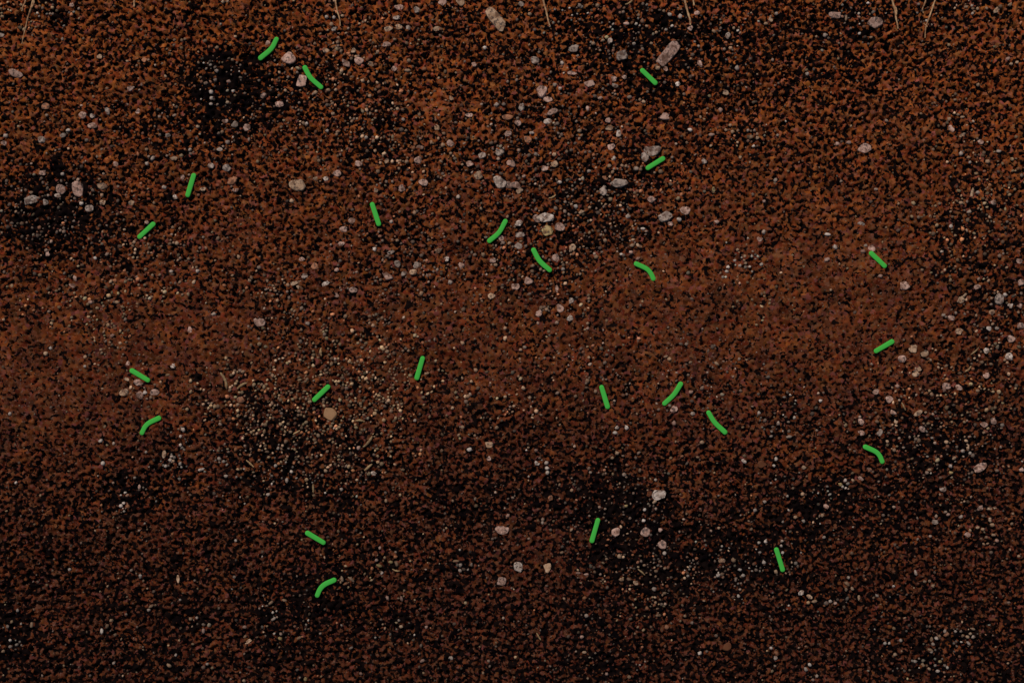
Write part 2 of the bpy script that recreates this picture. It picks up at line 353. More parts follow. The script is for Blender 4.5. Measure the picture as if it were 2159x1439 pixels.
# ------------------------------------------------------------------ pebbles: x y width height turn(deg, clockwise) tone
RAW = """
3 74 12 9 0 G;35 156 33 14 22 P;96 225 16 14 0 O;173 242 17 15 20 P;196 244 12 10 0 G;195 265 19 12 0 P;226 234 11 15 -30 G;291 235 11 11 0 P;276 186 14 11 0 P;87 295 17 14 0 G;132 285 14 10 0 G;144 275 10 8 0 W;305 127 12 10 20 O;210 120 11 10 0 T;479 353 17 16 0 G;445 350 13 12 0 G;495 262 15 13 0 G;520 269 16 14 0 P;463 315 12 9 0 G;480 300 10 9 0 G;367 335 17 10 0 T;354 286 11 9 0 G;401 316 8 8 0 W;243 346 12 10 0 P;310 345 8 8 0 W;309 315 8 7 0 T;322 334 8 12 30 W;457 150 8 8 0 G;454 169 8 8 0 G;482 172 9 8 0 P;445 194 9 9 0 W;446 207 8 8 0 W;445 219 8 7 0 G;480 216 8 7 0 T;492 192 8 7 0 W;417 267 8 7 0 T;152 11 11 9 0 P;470 4 7 7 0 T;480 3 7 6 0 T;475 255 14 8 0 P;9 302 15 9 15 P;12 286 11 8 0 G;
841 15 18 12 0 P;880 21 14 13 0 G;836 37 15 9 0 G;819 61 17 12 -20 T;841 57 14 12 0 T;860 59 11 10 0 G;921 62 22 11 0 T;932 5 18 14 0 P;970 6 18 14 0 T;1045 42 55 24 49 T;610 122 30 25 0 P;564 91 11 10 0 P;687 106 15 11 0 T;757 129 18 16 0 P;729 134 22 13 45 P;782 135 13 11 0 T;815 94 21 11 0 P;745 107 11 10 0 T;636 172 21 26 0 P;590 221 18 14 0 P;555 202 14 13 0 P;705 61 12 11 0 G;704 37 8 8 0 W;689 36 8 8 0 W;999 136 11 9 0 P;952 207 12 9 30 T;950 302 15 14 0 P;934 306 9 9 0 T;921 269 11 12 0 T;1070 246 21 13 0 O;1052 321 20 16 -20 G;1016 327 16 16 0 G;989 346 17 13 25 P;885 311 15 9 0 P;882 337 16 15 0 P;1076 344 15 13 0 P;1070 282 17 12 0 P;1047 221 10 9 0 G;1062 220 9 7 0 G;989 242 15 9 10 P;772 290 9 8 0 W;702 240 8 7 0 T;647 260 7 6 0 W;690 276 8 7 0 W;755 346 17 13 0 P;815 340 10 11 0 T;831 145 13 11 0 P;895 146 10 9 0 O;859 149 13 7 0 T;692 190 10 7 0 T;850 252 7 7 0 G;1022 101 8 8 0 W;
1099 9 12 11 0 G;1117 30 9 8 0 T;1260 12 9 8 30 T;1222 12 9 9 0 G;1210 102 24 15 -8 G;1127 127 18 14 0 G;1185 133 8 8 0 W;1311 116 24 23 0 G;1410 114 56 26 -47 P;1387 144 11 9 0 T;1404 145 11 10 0 P;1455 60 11 11 0 P;1469 27 14 9 0 P;1141 192 23 26 0 P;1157 210 22 12 0 P;1100 227 13 17 0 G;1207 154 20 8 0 P;1245 177 25 16 10 P;1296 180 15 9 20 G;1295 166 13 12 0 P;1317 162 11 10 0 P;1266 207 10 8 0 P;1170 179 9 8 0 W;1181 187 8 8 0 W;1327 205 10 8 0 G;1165 236 23 13 -32 P;1155 257 16 12 0 W;1091 259 15 12 0 P;1282 254 11 12 0 P;1285 270 16 11 0 T;1304 282 12 15 0 W;1222 276 9 8 0 T;1122 280 11 6 0 W;1112 294 17 13 0 O;1239 229 8 12 0 P;1357 215 9 8 0 T;1401 247 22 17 0 P;1429 178 10 11 0 W;1530 195 13 11 0 T;1519 232 9 11 0 P;1455 274 11 7 25 W;1500 284 13 7 0 P;1375 316 34 24 -10 G;1359 331 15 20 -30 G;1289 310 15 14 0 P;1295 334 8 9 0 W;1169 345 14 13 0 T;1149 355 16 12 0 P;1342 356 10 9 0 W;1081 345 14 14 0 P;1130 325 9 8 0 G;1554 144 9 11 0 W;1475 135 9 15 -15 P;1535 75 10 14 0 G;1505 66 9 7 30 T;1320 50 13 7 0 P;1434 35 9 10 0 G;1485 340 12 11 0 G;1582 289 11 9 0 T;1597 291 8 8 0 T;1577 275 6 7 0 W;1591 275 6 6 0 W;1561 332 8 8 0 T;1615 50 9 6 0 T;1374 92 7 6 0 T;1251 92 9 8 0 T;1285 87 10 14 30 G;1271 85 7 6 0 T;1327 5 17 6 -30 F;
1760 32 26 13 0 P;1846 49 31 24 10 P;1625 40 10 14 20 T;1637 29 8 8 0 G;1784 39 6 11 0 T;1702 156 8 8 0 W;1765 303 13 9 10 P;1789 301 11 8 0 P;1822 313 28 20 5 P;2125 124 9 8 0 P;2132 135 8 7 0 T;2144 132 8 7 0 T;2067 299 13 11 0 P;2106 319 13 6 0 W;2026 324 9 10 0 W;2042 332 8 7 0 T;2045 342 7 7 0 W;2082 341 10 9 0 T;2005 272 15 12 40 P;2030 285 15 7 -30 T;2029 247 9 6 0 T;2001 251 9 8 0 T;2020 242 7 6 0 T;1812 71 7 6 0 W;1830 7 8 5 0 W;2037 15 8 7 0 T;2049 12 7 6 0 W;2061 19 7 7 0 T;2050 29 6 6 0 W;2101 22 15 10 -30 T;2130 10 10 7 -40 T;1937 9 7 6 0 G;1740 75 11 9 0 G;
64 422 28 18 -5 W;130 399 22 20 20 P;165 398 25 31 0 P;216 392 21 14 0 T;217 427 13 11 0 T;277 427 12 12 0 T;189 440 17 15 0 G;370 416 12 9 40 W;346 395 10 9 0 W;386 374 11 10 30 P;122 412 13 9 15 G;66 406 9 7 0 T;96 426 11 13 0 G;90 364 15 10 0 P;132 367 8 8 0 W;172 429 9 8 0 W;427 399 14 9 -20 T;490 381 20 18 0 O;495 401 15 9 -20 P;152 602 14 10 0 P;159 586 9 13 0 P;201 544 8 8 0 W;310 469 10 9 0 P;417 571 8 8 0 W;409 595 8 8 0 T;361 572 9 7 0 W;451 662 10 8 0 W;191 637 10 8 0 P;247 637 10 7 0 T;400 695 11 16 0 P;100 535 10 10 0 P;237 707 9 8 0 P;
627 389 32 24 15 T;709 366 19 14 0 P;665 377 12 9 0 T;687 377 11 10 0 W;892 386 19 15 0 P;847 397 16 15 20 P;792 402 10 11 0 T;1009 370 18 19 0 T;1052 384 31 22 20 G;1072 392 19 17 20 P;966 415 9 9 0 W;615 424 9 9 0 T;742 465 14 13 0 P;725 484 17 13 0 P;720 514 13 10 -15 P;790 525 9 8 0 W;825 467 8 8 0 W;665 561 17 14 10 O;637 546 13 8 0 P;710 569 10 9 0 P;642 582 13 11 0 G;925 527 15 13 0 T;942 546 11 10 0 W;972 560 14 14 0 P;1019 537 10 9 0 T;1039 549 13 11 0 P;1037 625 15 14 0 T;817 582 24 14 40 P;879 559 17 14 0 G;837 557 14 15 0 G;871 574 16 12 0 T;852 577 12 11 0 G;824 532 15 8 -20 G;622 597 27 8 -18 T;632 606 15 7 25 T;687 597 17 9 -25 W;745 611 17 12 0 P;709 622 15 9 0 P;546 679 25 17 10 P;949 595 10 9 0 W;649 682 11 9 0 G;1055 502 14 13 0 P;1061 512 9 8 0 G;
1086 391 22 17 25 P;1096 402 14 12 0 T;1307 385 36 20 8 G;1272 402 15 20 0 G;1374 420 19 14 0 P;1444 445 21 19 0 P;1402 456 30 23 5 G;1415 472 13 10 20 P;1432 463 10 9 0 W;1150 459 34 19 5 W;1132 461 13 18 -40 P;1156 486 25 23 25 Y;1181 479 21 19 0 P;1095 470 19 11 -15 W;1096 495 20 11 0 G;1092 519 17 15 0 G;1170 544 17 18 0 P;1114 592 19 15 10 P;1087 604 16 13 0 P;1180 649 15 18 -30 P;1136 659 13 17 15 P;1202 672 13 14 20 W;1204 634 12 12 0 G;1214 435 9 9 0 W;1226 447 13 7 -25 T;1324 456 10 9 0 W;1511 468 11 8 0 P;1601 504 14 11 10 P;1610 489 9 10 0 W;1356 482 11 6 0 W;1207 522 13 20 35 T;1347 517 14 8 30 T;1330 532 9 8 0 P;1345 545 11 7 -30 P;1310 536 7 6 0 W;1174 610 7 17 0 P;1187 567 8 8 0 W;1242 361 9 8 0 W;1181 384 8 8 0 W;1105 372 9 8 0 P;1275 375 13 8 20 O;1504 399 8 16 0 Y;1611 424 7 7 0 P;1164 414 15 5 -30 F;1555 527 7 7 0 T;1570 540 7 7 0 T;1549 549 7 6 0 W;1560 560 8 7 0 W;1535 563 8 7 0 W;1532 572 9 7 0 W;1580 562 7 6 0 W;1572 555 7 7 0 T;1239 692 7 7 0 P;
1815 472 15 8 5 W;1745 494 14 7 5 W;1761 521 11 9 30 W;1825 518 8 7 0 W;1839 525 17 12 20 P;1820 530 11 8 0 P;1744 547 12 8 -15 P;1856 582 10 8 0 P;1906 602 24 17 10 P;1635 380 8 9 0 W;1847 399 9 6 0 W;2050 409 7 25 10 T;2062 406 9 8 0 W;2044 447 11 6 0 W;2005 477 8 8 0 W;2060 605 16 12 0 P;2025 632 16 15 0 T;2034 622 13 5 -45 T;2107 630 19 24 0 G;2119 621 9 9 0 W;2131 644 12 11 0 W;2090 659 14 12 0 T;2147 551 16 10 0 P;2152 595 13 14 0 P;2022 697 15 15 0 T;2086 692 12 10 30 W;2132 714 18 15 0 P;2152 687 14 13 0 P;2102 692 10 8 0 G;2005 669 16 11 30 P;1989 664 9 7 0 W;1752 611 6 6 0 T;1986 530 8 6 0 W;2095 426 13 11 0 P;2150 645 11 10 0 P;
261 827 19 16 10 T;325 827 20 13 0 P;364 771 11 10 0 W;97 745 10 9 0 T;107 734 7 7 0 W;296 832 16 18 30 P;306 827 9 8 0 W;270 800 17 7 25 T;292 807 20 13 20 P;270 765 9 12 0 P;179 772 7 7 0 W;212 929 11 7 -20 W;240 934 7 7 0 W;346 957 9 16 0 T;364 972 9 7 0 T;349 982 6 7 0 W;362 962 7 6 0 W;217 976 9 9 0 W;425 989 14 6 -15 W;386 905 8 11 -30 W;21 872 7 8 0 W;472 802 9 34 -22 F;510 812 21 8 -35 F;507 842 17 14 0 O;255 1066 9 8 0 W;270 1067 10 9 30 O;261 1060 7 6 0 W;294 1026 6 10 0 P;34 1017 6 6 0 W;527 977 20 6 42 F;
696 872 27 23 25 U;1030 936 18 14 0 T;990 947 11 8 0 W;1032 966 11 10 -30 P;789 997 13 10 25 W;777 984 19 8 -40 F;660 1029 7 17 0 F;900 787 11 6 -15 T;759 887 18 7 0 F;775 930 28 8 -52 F;756 944 8 9 0 P;875 886 7 7 0 W;625 911 15 5 -30 F;677 742 8 16 0 F;976 900 8 7 0 T;814 1055 7 8 0 T;565 1042 9 7 0 W;720 1031 7 7 0 W;605 1012 7 12 0 W;
1422 861 17 15 0 P;1461 872 10 9 0 W;1421 892 10 9 -40 P;1301 901 9 8 0 W;1321 901 8 10 0 W;1297 912 9 8 0 W;1480 932 9 8 0 T;1569 972 13 7 35 W;1412 757 10 9 0 T;1511 766 12 6 40 T;1301 955 9 9 0 T;1291 965 8 7 0 T;1131 976 7 9 0 W;1152 975 9 8 0 W;1154 987 9 8 0 W;1316 1000 9 8 0 W;1130 949 8 7 0 P;1382 1011 6 7 0 W;1390 1042 28 22 0 W;1380 1057 12 7 -40 T;1607 979 18 17 0 B;1592 1075 9 8 0 W;1612 1057 8 7 0 W;1320 1066 9 6 0 Y;1359 1074 7 8 0 W;1160 1050 11 13 0 O;1457 826 10 8 0 P;1600 871 7 8 0 W;
1902 757 17 15 0 P;1926 735 18 15 0 T;1950 745 18 14 0 T;1931 787 17 14 -30 T;1936 777 14 11 0 T;2079 739 12 11 0 W;2129 752 18 15 20 W;2080 791 14 12 0 P;1995 812 20 14 10 P;1991 821 8 11 0 P;2022 816 15 12 30 P;1846 825 14 12 0 P;1892 814 10 8 0 P;1874 842 18 15 0 P;1906 856 17 6 60 F;1885 869 16 11 15 P;1936 870 19 10 -25 T;1814 889 14 13 0 P;1816 912 14 11 0 P;1855 912 13 15 0 G;1944 905 14 13 20 P;2094 886 17 13 30 P;2075 896 16 13 0 P;1890 887 9 12 0 T;1831 990 15 9 10 O;1815 1009 13 9 20 P;1692 1041 9 8 0 T;1695 985 9 9 0 T;1782 1012 8 8 0 W;1772 1021 9 7 20 Y;1742 1067 11 10 0 P;2066 985 30 15 -35 P;2067 1070 17 10 -30 P;2090 1071 21 6 0 T;2154 990 10 9 0 P;1989 1030 15 12 0 G;1664 920 13 7 -10 W;1960 990 9 7 0 T;2004 982 8 8 0 W;2005 996 9 7 0 Y;2030 950 8 8 0 W;2012 965 11 6 -30 T;2041 942 7 15 0 T;1636 967 7 9 0 W;1995 931 9 8 0 T;1641 892 7 9 0 W;1730 844 8 7 0 W;2055 740 20 5 -42 F;2041 777 16 6 -45 F;
147 1200 8 6 0 W;296 1214 8 10 0 W;375 1220 7 16 0 T;494 1216 7 7 0 W;319 1277 12 6 -30 T;314 1285 8 6 0 W;235 1307 8 7 0 T;226 1319 8 10 30 T;215 1330 7 12 0 W;67 1317 6 13 0 T;37 1286 7 7 0 W;16 1320 7 7 0 W;22 1349 7 6 0 W;22 1362 9 7 0 W;7 1372 9 7 -30 T;477 1265 7 7 0 O;415 1301 6 6 0 W;402 1304 8 7 0 T;429 1329 7 12 0 P;524 1351 17 7 -35 T;517 1341 9 6 -30 T;516 1321 9 7 0 P;357 1402 11 7 35 T;371 1380 6 7 0 W;437 1399 7 7 0 W;240 1397 7 7 0 W;515 1434 7 7 0 T;497 1139 7 6 0 W;
1059 1116 28 18 5 P;1056 1224 20 16 10 P;1071 1086 9 8 -30 P;800 1192 13 7 20 Y;824 1184 10 7 25 Y;836 1187 7 12 -20 T;835 1201 15 5 15 F;794 1180 7 7 0 P;801 1154 6 7 0 P;805 1207 7 7 0 W;721 1220 6 14 -15 T;740 1220 16 6 35 T;729 1230 12 6 -20 O;962 1182 13 5 0 T;971 1190 8 8 0 W;970 1202 8 8 0 W;994 1190 6 8 0 G;600 1265 10 6 20 T;577 1304 11 6 -40 G;571 1270 14 6 -40 T;847 1262 6 12 -20 P;817 1260 7 11 -20 P;841 1307 6 6 0 W;846 1320 9 7 0 T;899 1321 7 6 0 P;591 1345 10 7 30 Y;631 1344 11 6 -25 T;740 1365 10 5 -20 G;951 1386 11 7 35 W;891 1392 10 7 -20 P;761 1419 8 6 30 P;644 1431 7 10 0 Y;
1092 1195 19 21 -15 W;1155 1195 16 22 0 T;1299 1121 18 20 30 P;1361 1121 20 19 0 P;1397 1147 17 19 -30 P;1401 1166 9 8 0 W;1392 1117 9 8 0 P;1357 1097 8 7 0 W;1306 1172 11 9 40 T;1310 1221 10 8 0 T;1326 1220 10 7 30 T;1341 1227 11 12 0 T;1379 1241 9 10 0 G;1352 1205 17 5 42 F;1406 1321 10 9 0 O;1364 1282 8 9 0 O;1386 1297 9 6 0 T;1144 1101 6 9 0 W;1614 1141 8 7 0 W;1602 1164 7 6 0 W;1611 1185 9 7 0 W;1560 1200 8 7 0 W;1514 1212 9 8 0 W;1567 1212 8 7 0 W;1551 1222 6 7 0 W;1547 1180 9 11 0 T;1522 1182 14 10 0 T;1557 1256 6 7 0 W;1476 1376 10 7 -30 W;1459 1312 7 6 0 W;1532 1362 19 17 0 B;1227 1342 9 7 0 P;1236 1297 9 8 0 W;1232 1374 9 6 0 T;1136 1340 16 5 55 F;1327 1426 9 8 0 T;1279 1420 7 7 0 P;1219 1207 11 5 0 P;1236 1210 10 5 0 P;
1677 1090 9 7 0 T;1734 1086 8 8 0 T;1999 1084 8 7 0 P;2026 1089 8 9 30 W;2087 1095 7 10 0 T;2092 1106 10 8 0 T;2061 1111 8 6 0 T;2072 1115 8 7 0 T;2095 1127 10 6 0 T;2040 1127 13 11 0 P;2102 1139 9 7 40 P;1971 1100 13 9 0 G;1737 1132 9 7 0 W;1649 1140 7 6 0 W;1647 1150 7 6 0 W;1650 1164 7 7 0 W;1636 1205 8 9 0 T;1789 1217 7 7 0 W;1786 1230 13 7 35 T;1784 1242 6 9 0 T;1797 1240 6 9 -40 T;1689 1249 11 10 0 W;1707 1257 13 8 25 T;1717 1267 12 7 -10 T;1742 1271 10 9 0 G;1751 1267 8 7 0 W;1761 1271 8 7 0 P;1811 1260 6 13 0 T;1849 1255 9 6 40 W;1884 1235 7 6 0 W;1950 1225 8 6 0 T;1960 1224 7 7 0 T;1967 1234 8 8 0 T;1931 1207 6 12 -20 W;1992 1330 7 8 0 W;1995 1337 13 7 -30 O;1981 1340 7 7 0 T;1975 1345 9 7 0 W;1964 1347 7 11 0 T;1967 1357 8 7 0 W;2014 1330 6 6 0 W;2026 1330 6 6 0 W;2030 1339 7 6 0 T;2040 1342 10 7 25 T;2052 1342 8 7 0 W;2046 1335 7 6 0 T;2051 1325 11 5 20 T;2042 1355 10 6 45 W;1962 1370 14 6 25 T;1866 1355 8 7 0 W;1875 1355 6 6 0 W;1887 1379 9 8 0 T;1982 1394 8 6 0 Y;1972 1402 6 6 0 W;1947 1402 6 6 0 T;1959 1409 9 6 40 T;1977 1414 9 7 0 W;1992 1402 6 8 -30 W;1626 1365 8 6 0 W;1637 1376 7 12 -40 O;1635 1386 8 9 -30 W;1707 1400 9 7 40 W;1699 1410 8 10 -30 W;1714 1432 8 6 0 P;1722 1424 7 7 0 W
"""
PEB = []
for e in RAW.replace('\n', '').split(';'):
    p = e.split()
    if len(p) == 6: PEB.append((*map(float, p[:5]), p[5]))
PEB.sort(key=lambda q: -(q[2] * q[3]) * (3 if q[5] == 'F' else 1))
N_SINGLE = 285
singles, rest = PEB[:N_SINGLE], PEB[N_SINGLE:]

TONES = {  # two albedos that a pebble is mottled from
 'P': ((.26, .140, .100), (.45, .275, .212)), 'T': ((.26, .145, .08), (.40, .255, .16)), 'G': ((.19, .130, .100), (.36, .265, .21)),
 'W': ((.32, .225, .17), (.54, .43, .36)), 'O': ((.21, .078, .034), (.32, .135, .07)), 'Y': ((.23, .14, .05), (.36, .25, .11)),
 'U': ((.25, .130, .060), (.29, .155, .075)), 'B': ((.085, .024, .008), (.105, .034, .011)), 'F': ((.17, .095, .042), (.30, .19, .09)),
}
def pebble_material(tone):
    m, t, b = new_mat({'P': 'pinkish_stone', 'T': 'tan_stone', 'G': 'grey_stone', 'W': 'whitish_stone', 'O': 'rusty_stone', 'Y': 'ochre_stone', 'U': 'plain_tan_stone', 'B': 'clay_lump', 'F': 'straw'}[tone], .85, .25)
    co = N(t, 'ShaderNodeTexCoord').outputs['Object']
    rnd = N(t, 'ShaderNodeObjectInfo').outputs['Random']
    W = math_node(t, 'MULTIPLY', rnd, 37.0)
    a, c = TONES[tone]
    n = noise(t, co, 260, 3, .6, W).outputs['Fac']
    base = mix(t, map_range(t, n, .36, .64), a, c)
    if tone not in 'UFB':
        sp = noise(t, co, 400, 2, .55, W).outputs['Fac']
        base = mix(t, map_range(t, sp, .52, .60, 0, .82), base, (.045, .034, .030))      # dark mineral flecks
        dirt = noise(t, co, 170, 3, .6, math_node(t, 'ADD', W, 9.0)).outputs['Fac']
        base = mix(t, map_range(t, dirt, .50, .64, 0, .75), base, (.075, .028, .013))     # soil smeared over the stone
    val = math_node(t, 'ADD', math_node(t, 'MULTIPLY', rnd, .45), .68)
    hs = N(t, 'ShaderNodeHueSaturation'); t.links.new(val, hs.inputs['Value']); t.links.new(base, hs.inputs['Color'])
    t.links.new(hs.outputs[0], b.inputs['Base Color'])
    return m
PMAT = {k: pebble_material(k) for k in TONES}

def ico(sub):
    bm = bmesh.new(); bmesh.ops.create_icosphere(bm, subdivisions=sub, radius=1.0)
    v = np.array([x.co[:] for x in bm.verts]); f = np.array([[q.index for q in p.verts] for p in bm.faces]); bm.free()
    return v, f
ICO = {k: ico(k) for k in (1, 2, 3, 4)}

def stone_shape(sub, g, cuts, boxy=0.0):
    v, f = ICO[sub]; v = v.copy()
    for _ in range(cuts):
        d = g.standard_normal(3); d /= np.linalg.norm(d); d[2] = d[2] * .7
        d /= np.linalg.norm(d); v = v - d * np.maximum(0, v @ d - g.uniform(.56, .90))[:, None]
    d = np.array([g.normal(0, .16), g.normal(0, .16), 1.0]); d /= np.linalg.norm(d); v = v - d * np.maximum(0, v @ d - .42)[:, None]
    if boxy:
        v = np.sign(v) * np.abs(v) ** (1 - boxy)
    for fr, am in ((2.2, .06), (4.5, .035)):
        ph = g.uniform(0, 6.28, (3, 3)); k = g.standard_normal((3, 3)) * fr
        v = v * (1 + am * np.sin(v @ k + ph[0]).mean(1)[:, None] * 1.7)
    v /= np.abs(v).max(0)
    return v, f

def pebble(px, py, wd, ht, ang, tone):
    g = np.random.default_rng(int(px * 131 + py * 17))
    big = max(wd, ht)
    if tone == 'F':
        L, T = max(wd, ht), min(wd, ht); a = math.radians(ang + (90 if ht > wd else 0))
        t = np.linspace(-.5, .5, 14); bow = g.uniform(-.22, .22)
        line = np.stack([px + L * (t * math.cos(a) - bow * (1 - 4 * t * t) * .5 * math.sin(a)), py + L * (t * math.sin(a) + bow * (1 - 4 * t * t) * .5 * math.cos(a))], 1) + np.cumsum(g.standard_normal((14, 2)) * .2, 0)
        rad = T * .36 * (1 - 1.6 * t * t) * g.uniform(.75, 1.15, 14)
        z = top_z(px, py) + .0008
        return build_mesh('straw_fragment', [tube(line, rad, [z] * 14, .8, 8)], PMAT['F'])
    boxy = .45 if big > 45 else 0
    v, f = stone_shape(4 if big > 24 else 3, g, 9 if tone not in 'UB' else 4, boxy)
    th = .50 * min(wd, ht)
    v = v * np.array([wd, ht, th]) / 2 * 1.12
    a = -math.radians(ang); c, s = math.cos(a), math.sin(a)
    v = v @ np.array([[c, s, 0], [-s, c, 0], [0, 0, 1]])
    z = top_z(px, py) + .10 * th * MM
    x, y = world(px, py, z)
    me = bpy.data.meshes.new('pebble'); me.from_pydata((v * MM).tolist(), [], f.tolist()); me.update()
    me.polygons.foreach_set('use_smooth', np.ones(len(f), dtype=bool)); me.materials.append(PMAT[tone])
    o = bpy.data.objects.new('stone' if big > 24 else 'pebble', me); COL.objects.link(o); o.location = (x, y, z)
    return o

# ---- labels: what it looks like, and what it lies beside
MARKS = [(np.array(p).mean(0), n) for (p, _), n in zip(RODS, [
 'the topmost green rod', 'the bowed rod near the topmost rod', 'the rod below the long speckled stone', 'the rod under the paired grey stones', 'the upper left steep rod', 'the upper left tilted rod',
 'the upper middle steep rod', 'the bowed rod beside the ochre stone', 'the bowed rod below the ochre stone', 'the middle hooked rod', 'the rod touching pink pebbles', 'the rightmost green rod', 'the leftmost green rod',
 'the left hooked rod', 'the rod above the round tan stone', 'the steep rod left of centre', 'the steep rod right of centre', 'the bowed rod right of centre', 'the rightmost bowed rod', 'the lower right hooked rod',
 'the lower left straight rod', 'the lowest green rod', 'the steep rod by the lower black patch', 'the lower right steep rod'])]
MARKS += [(np.array(p), n) for p, n in [((1410, 114), 'the long speckled stone'), ((1045, 42), 'the tan slab at the top edge'), ((1156, 486), 'the ochre stone'), ((696, 872), 'the round tan stone'),
 ((1392, 1042), 'the brightest lower stone'), ((1124, 1195), 'the cream pair of lower stones'), ((148, 399), 'the grey pair in the left black patch'), ((610, 122), 'the pinkish stone between bowed rods'),
 ((48, 80), 'the leftmost root'), ((1455, 55), 'the orange tan root'), ((1894, 55), 'the knotted root'), ((1951, 80), 'the longest root'), ((718, 50), 'the root above the bowed rods'), ((1158, 50), 'the root beside the tan slab'),
 ((1846, 49), 'the stone beside the knotted root'), ((1822, 313), 'the lone pinkish stone at upper right'), ((1906, 602), 'the pale wedge at right'), ((546, 679), 'the lone pale stone at left'), ((1059, 1116), 'the pinkish oval at lower middle'),
 ((1307, 385), 'the wide grey stone'), ((1375, 316), 'the paired grey stones'), ((2107, 630), 'the crumbly grey stone at right'), ((2066, 985), 'the tilted pinkish stone at lower right'), ((627, 389), 'the wide tan stone at upper left'),
 ((2, 1437), 'the bottom left corner'), ((2157, 1437), 'the bottom right corner'), ((2, 2), 'the top left corner'), ((2157, 2), 'the top right corner'), ((1080, 1437), 'the middle of the bottom edge'), ((2157, 720), 'the middle of the right edge'), ((2, 720), 'the middle of the left edge')]]
TONE_WORD = {'P': 'pinkish', 'T': 'tan', 'G': 'grey', 'W': 'whitish', 'O': 'rusty orange', 'Y': 'ochre', 'U': 'plain tan', 'B': 'brown', 'F': 'golden'}
HAND = {(1410, 114): 'long pinkish stone flecked with black, the largest in the upper right', (1045, 42): 'large tan slab of stone at the top edge, speckled with dark flecks', (1156, 486): 'ochre yellow rounded stone among grey grit, above a bowed green rod',
 (696, 872): 'smooth round tan stone in the patch of golden grit', (1390, 1042): 'bright whitish angular stone at the edge of the lower black patch', (1607, 979): 'dull round brown lump flush with the soil, right of the rightmost bowed rod',
 (1532, 1362): 'dull brown lump in the bare soil near the bottom edge', (1846, 49): 'pinkish grey stone on a black patch beside the knotted root', (610, 122): 'pinkish grey stone between the two uppermost bowed green rods',
 (1375, 316): 'larger of the paired grey stones above a straight green rod', (1359, 331): 'smaller of the paired grey stones above a straight green rod', (1150, 459): 'bright whitish flat stone directly above the ochre stone',
 (165, 398): 'tall pinkish grey stone in the left black patch', (130, 399): 'round pinkish grey stone left of the tall one in the black patch', (64, 422): 'whitish stone at the left side of the left black patch',
 (1092, 1195): 'whitish one of the two cream stones below the lower pinkish oval', (1155, 1195): 'tan one of the two cream stones below the lower pinkish oval', (1059, 1116): 'pinkish oval stone alone left of the lower black patch',
 (1056, 1224): 'pinkish oval stone just below the whitish cream stone', (261, 827): 'tan pebble, left one of the two below the leftmost green rod', (325, 827): 'pinkish pebble, right one of the two below the leftmost green rod',
 (1822, 313): 'lone pinkish grey stone on bare soil in the upper right', (1906, 602): 'pale wedge shaped stone below the rod that touches pink pebbles', (546, 679): 'lone pale pinkish stone on smooth brown soil at left',
 (1307, 385): 'widest grey stone, lying below the straight rod of the paired stones', (2107, 630): 'tall crumbly grey stone near the right edge', (2066, 985): 'tilted pinkish elongated stone near the right edge, right of dark grit',
 (1422, 861): 'round pink pebble just below the bowed rod right of centre'}
used = set(HAND.values())
def candidates(px, py, wd, ht, ang, tone):
    """every way of saying which pebble this is, the plainest first"""
    L, T = max(wd, ht), min(wd, ht)
    shape = 'elongated' if L > 1.75 * T else 'oval' if L > 1.28 * T else 'round'
    size = 'large' if L > 24 else 'medium' if L > 16 else 'small' if L > 12 else 'tiny'
    noun = 'straw fragment' if tone == 'F' else 'stone' if L > 24 else 'pebble'
    order = sorted((math.hypot(c[0] - px, c[1] - py), i) for i, (c, _) in enumerate(MARKS) if math.hypot(c[0] - px, c[1] - py) > 6)
    out = []
    for kind in (f'{tone_w(tone)} {shape} {noun}', f'{size} {tone_w(tone)} {shape} {noun}'):
        for d, i in order[:9]:
            c, n = MARKS[i]; dx, dy = px - c[0], py - c[1]
            hor = 'right' if dx > 0 else 'left'; ver = 'below' if dy > 0 else 'above'
            if abs(dx) > 2.2 * abs(dy): way = hor + ' of'
            elif abs(dy) > 2.2 * abs(dx): way = ver
            else: way = ver + ' and ' + hor + ' of'
            far = 'close ' if d < 45 else '' if d < 110 else 'some way ' if d < 220 else 'far '
            t = f'{kind} {far}{way} {n}'
            if len(t.replace('-', ' ').split()) <= 16: out.append(t)
    return out
def describe(*p):
    if (p[0], p[1]) in HAND: return HAND[(p[0], p[1])]
    c = candidates(*p)
    return min(c, key=lambda t: (COUNT[t], t in used, c.index(t)))
def tone_w(t): return TONE_WORD[t]
COUNT = {}
for p in singles:
    for t in set(candidates(*p)): COUNT[t] = COUNT.get(t, 0) + 1
for p in singles:
    o = pebble(*p)
    lab = describe(*p); used.add(lab)
    if p[5] == 'F': tag(o, lab, 'straw fragment', 'straw fragments on the soil')
    else: tag(o, lab, 'stone' if o.name.startswith('stone') else 'pebble', 'pebbles and stones on the soil')

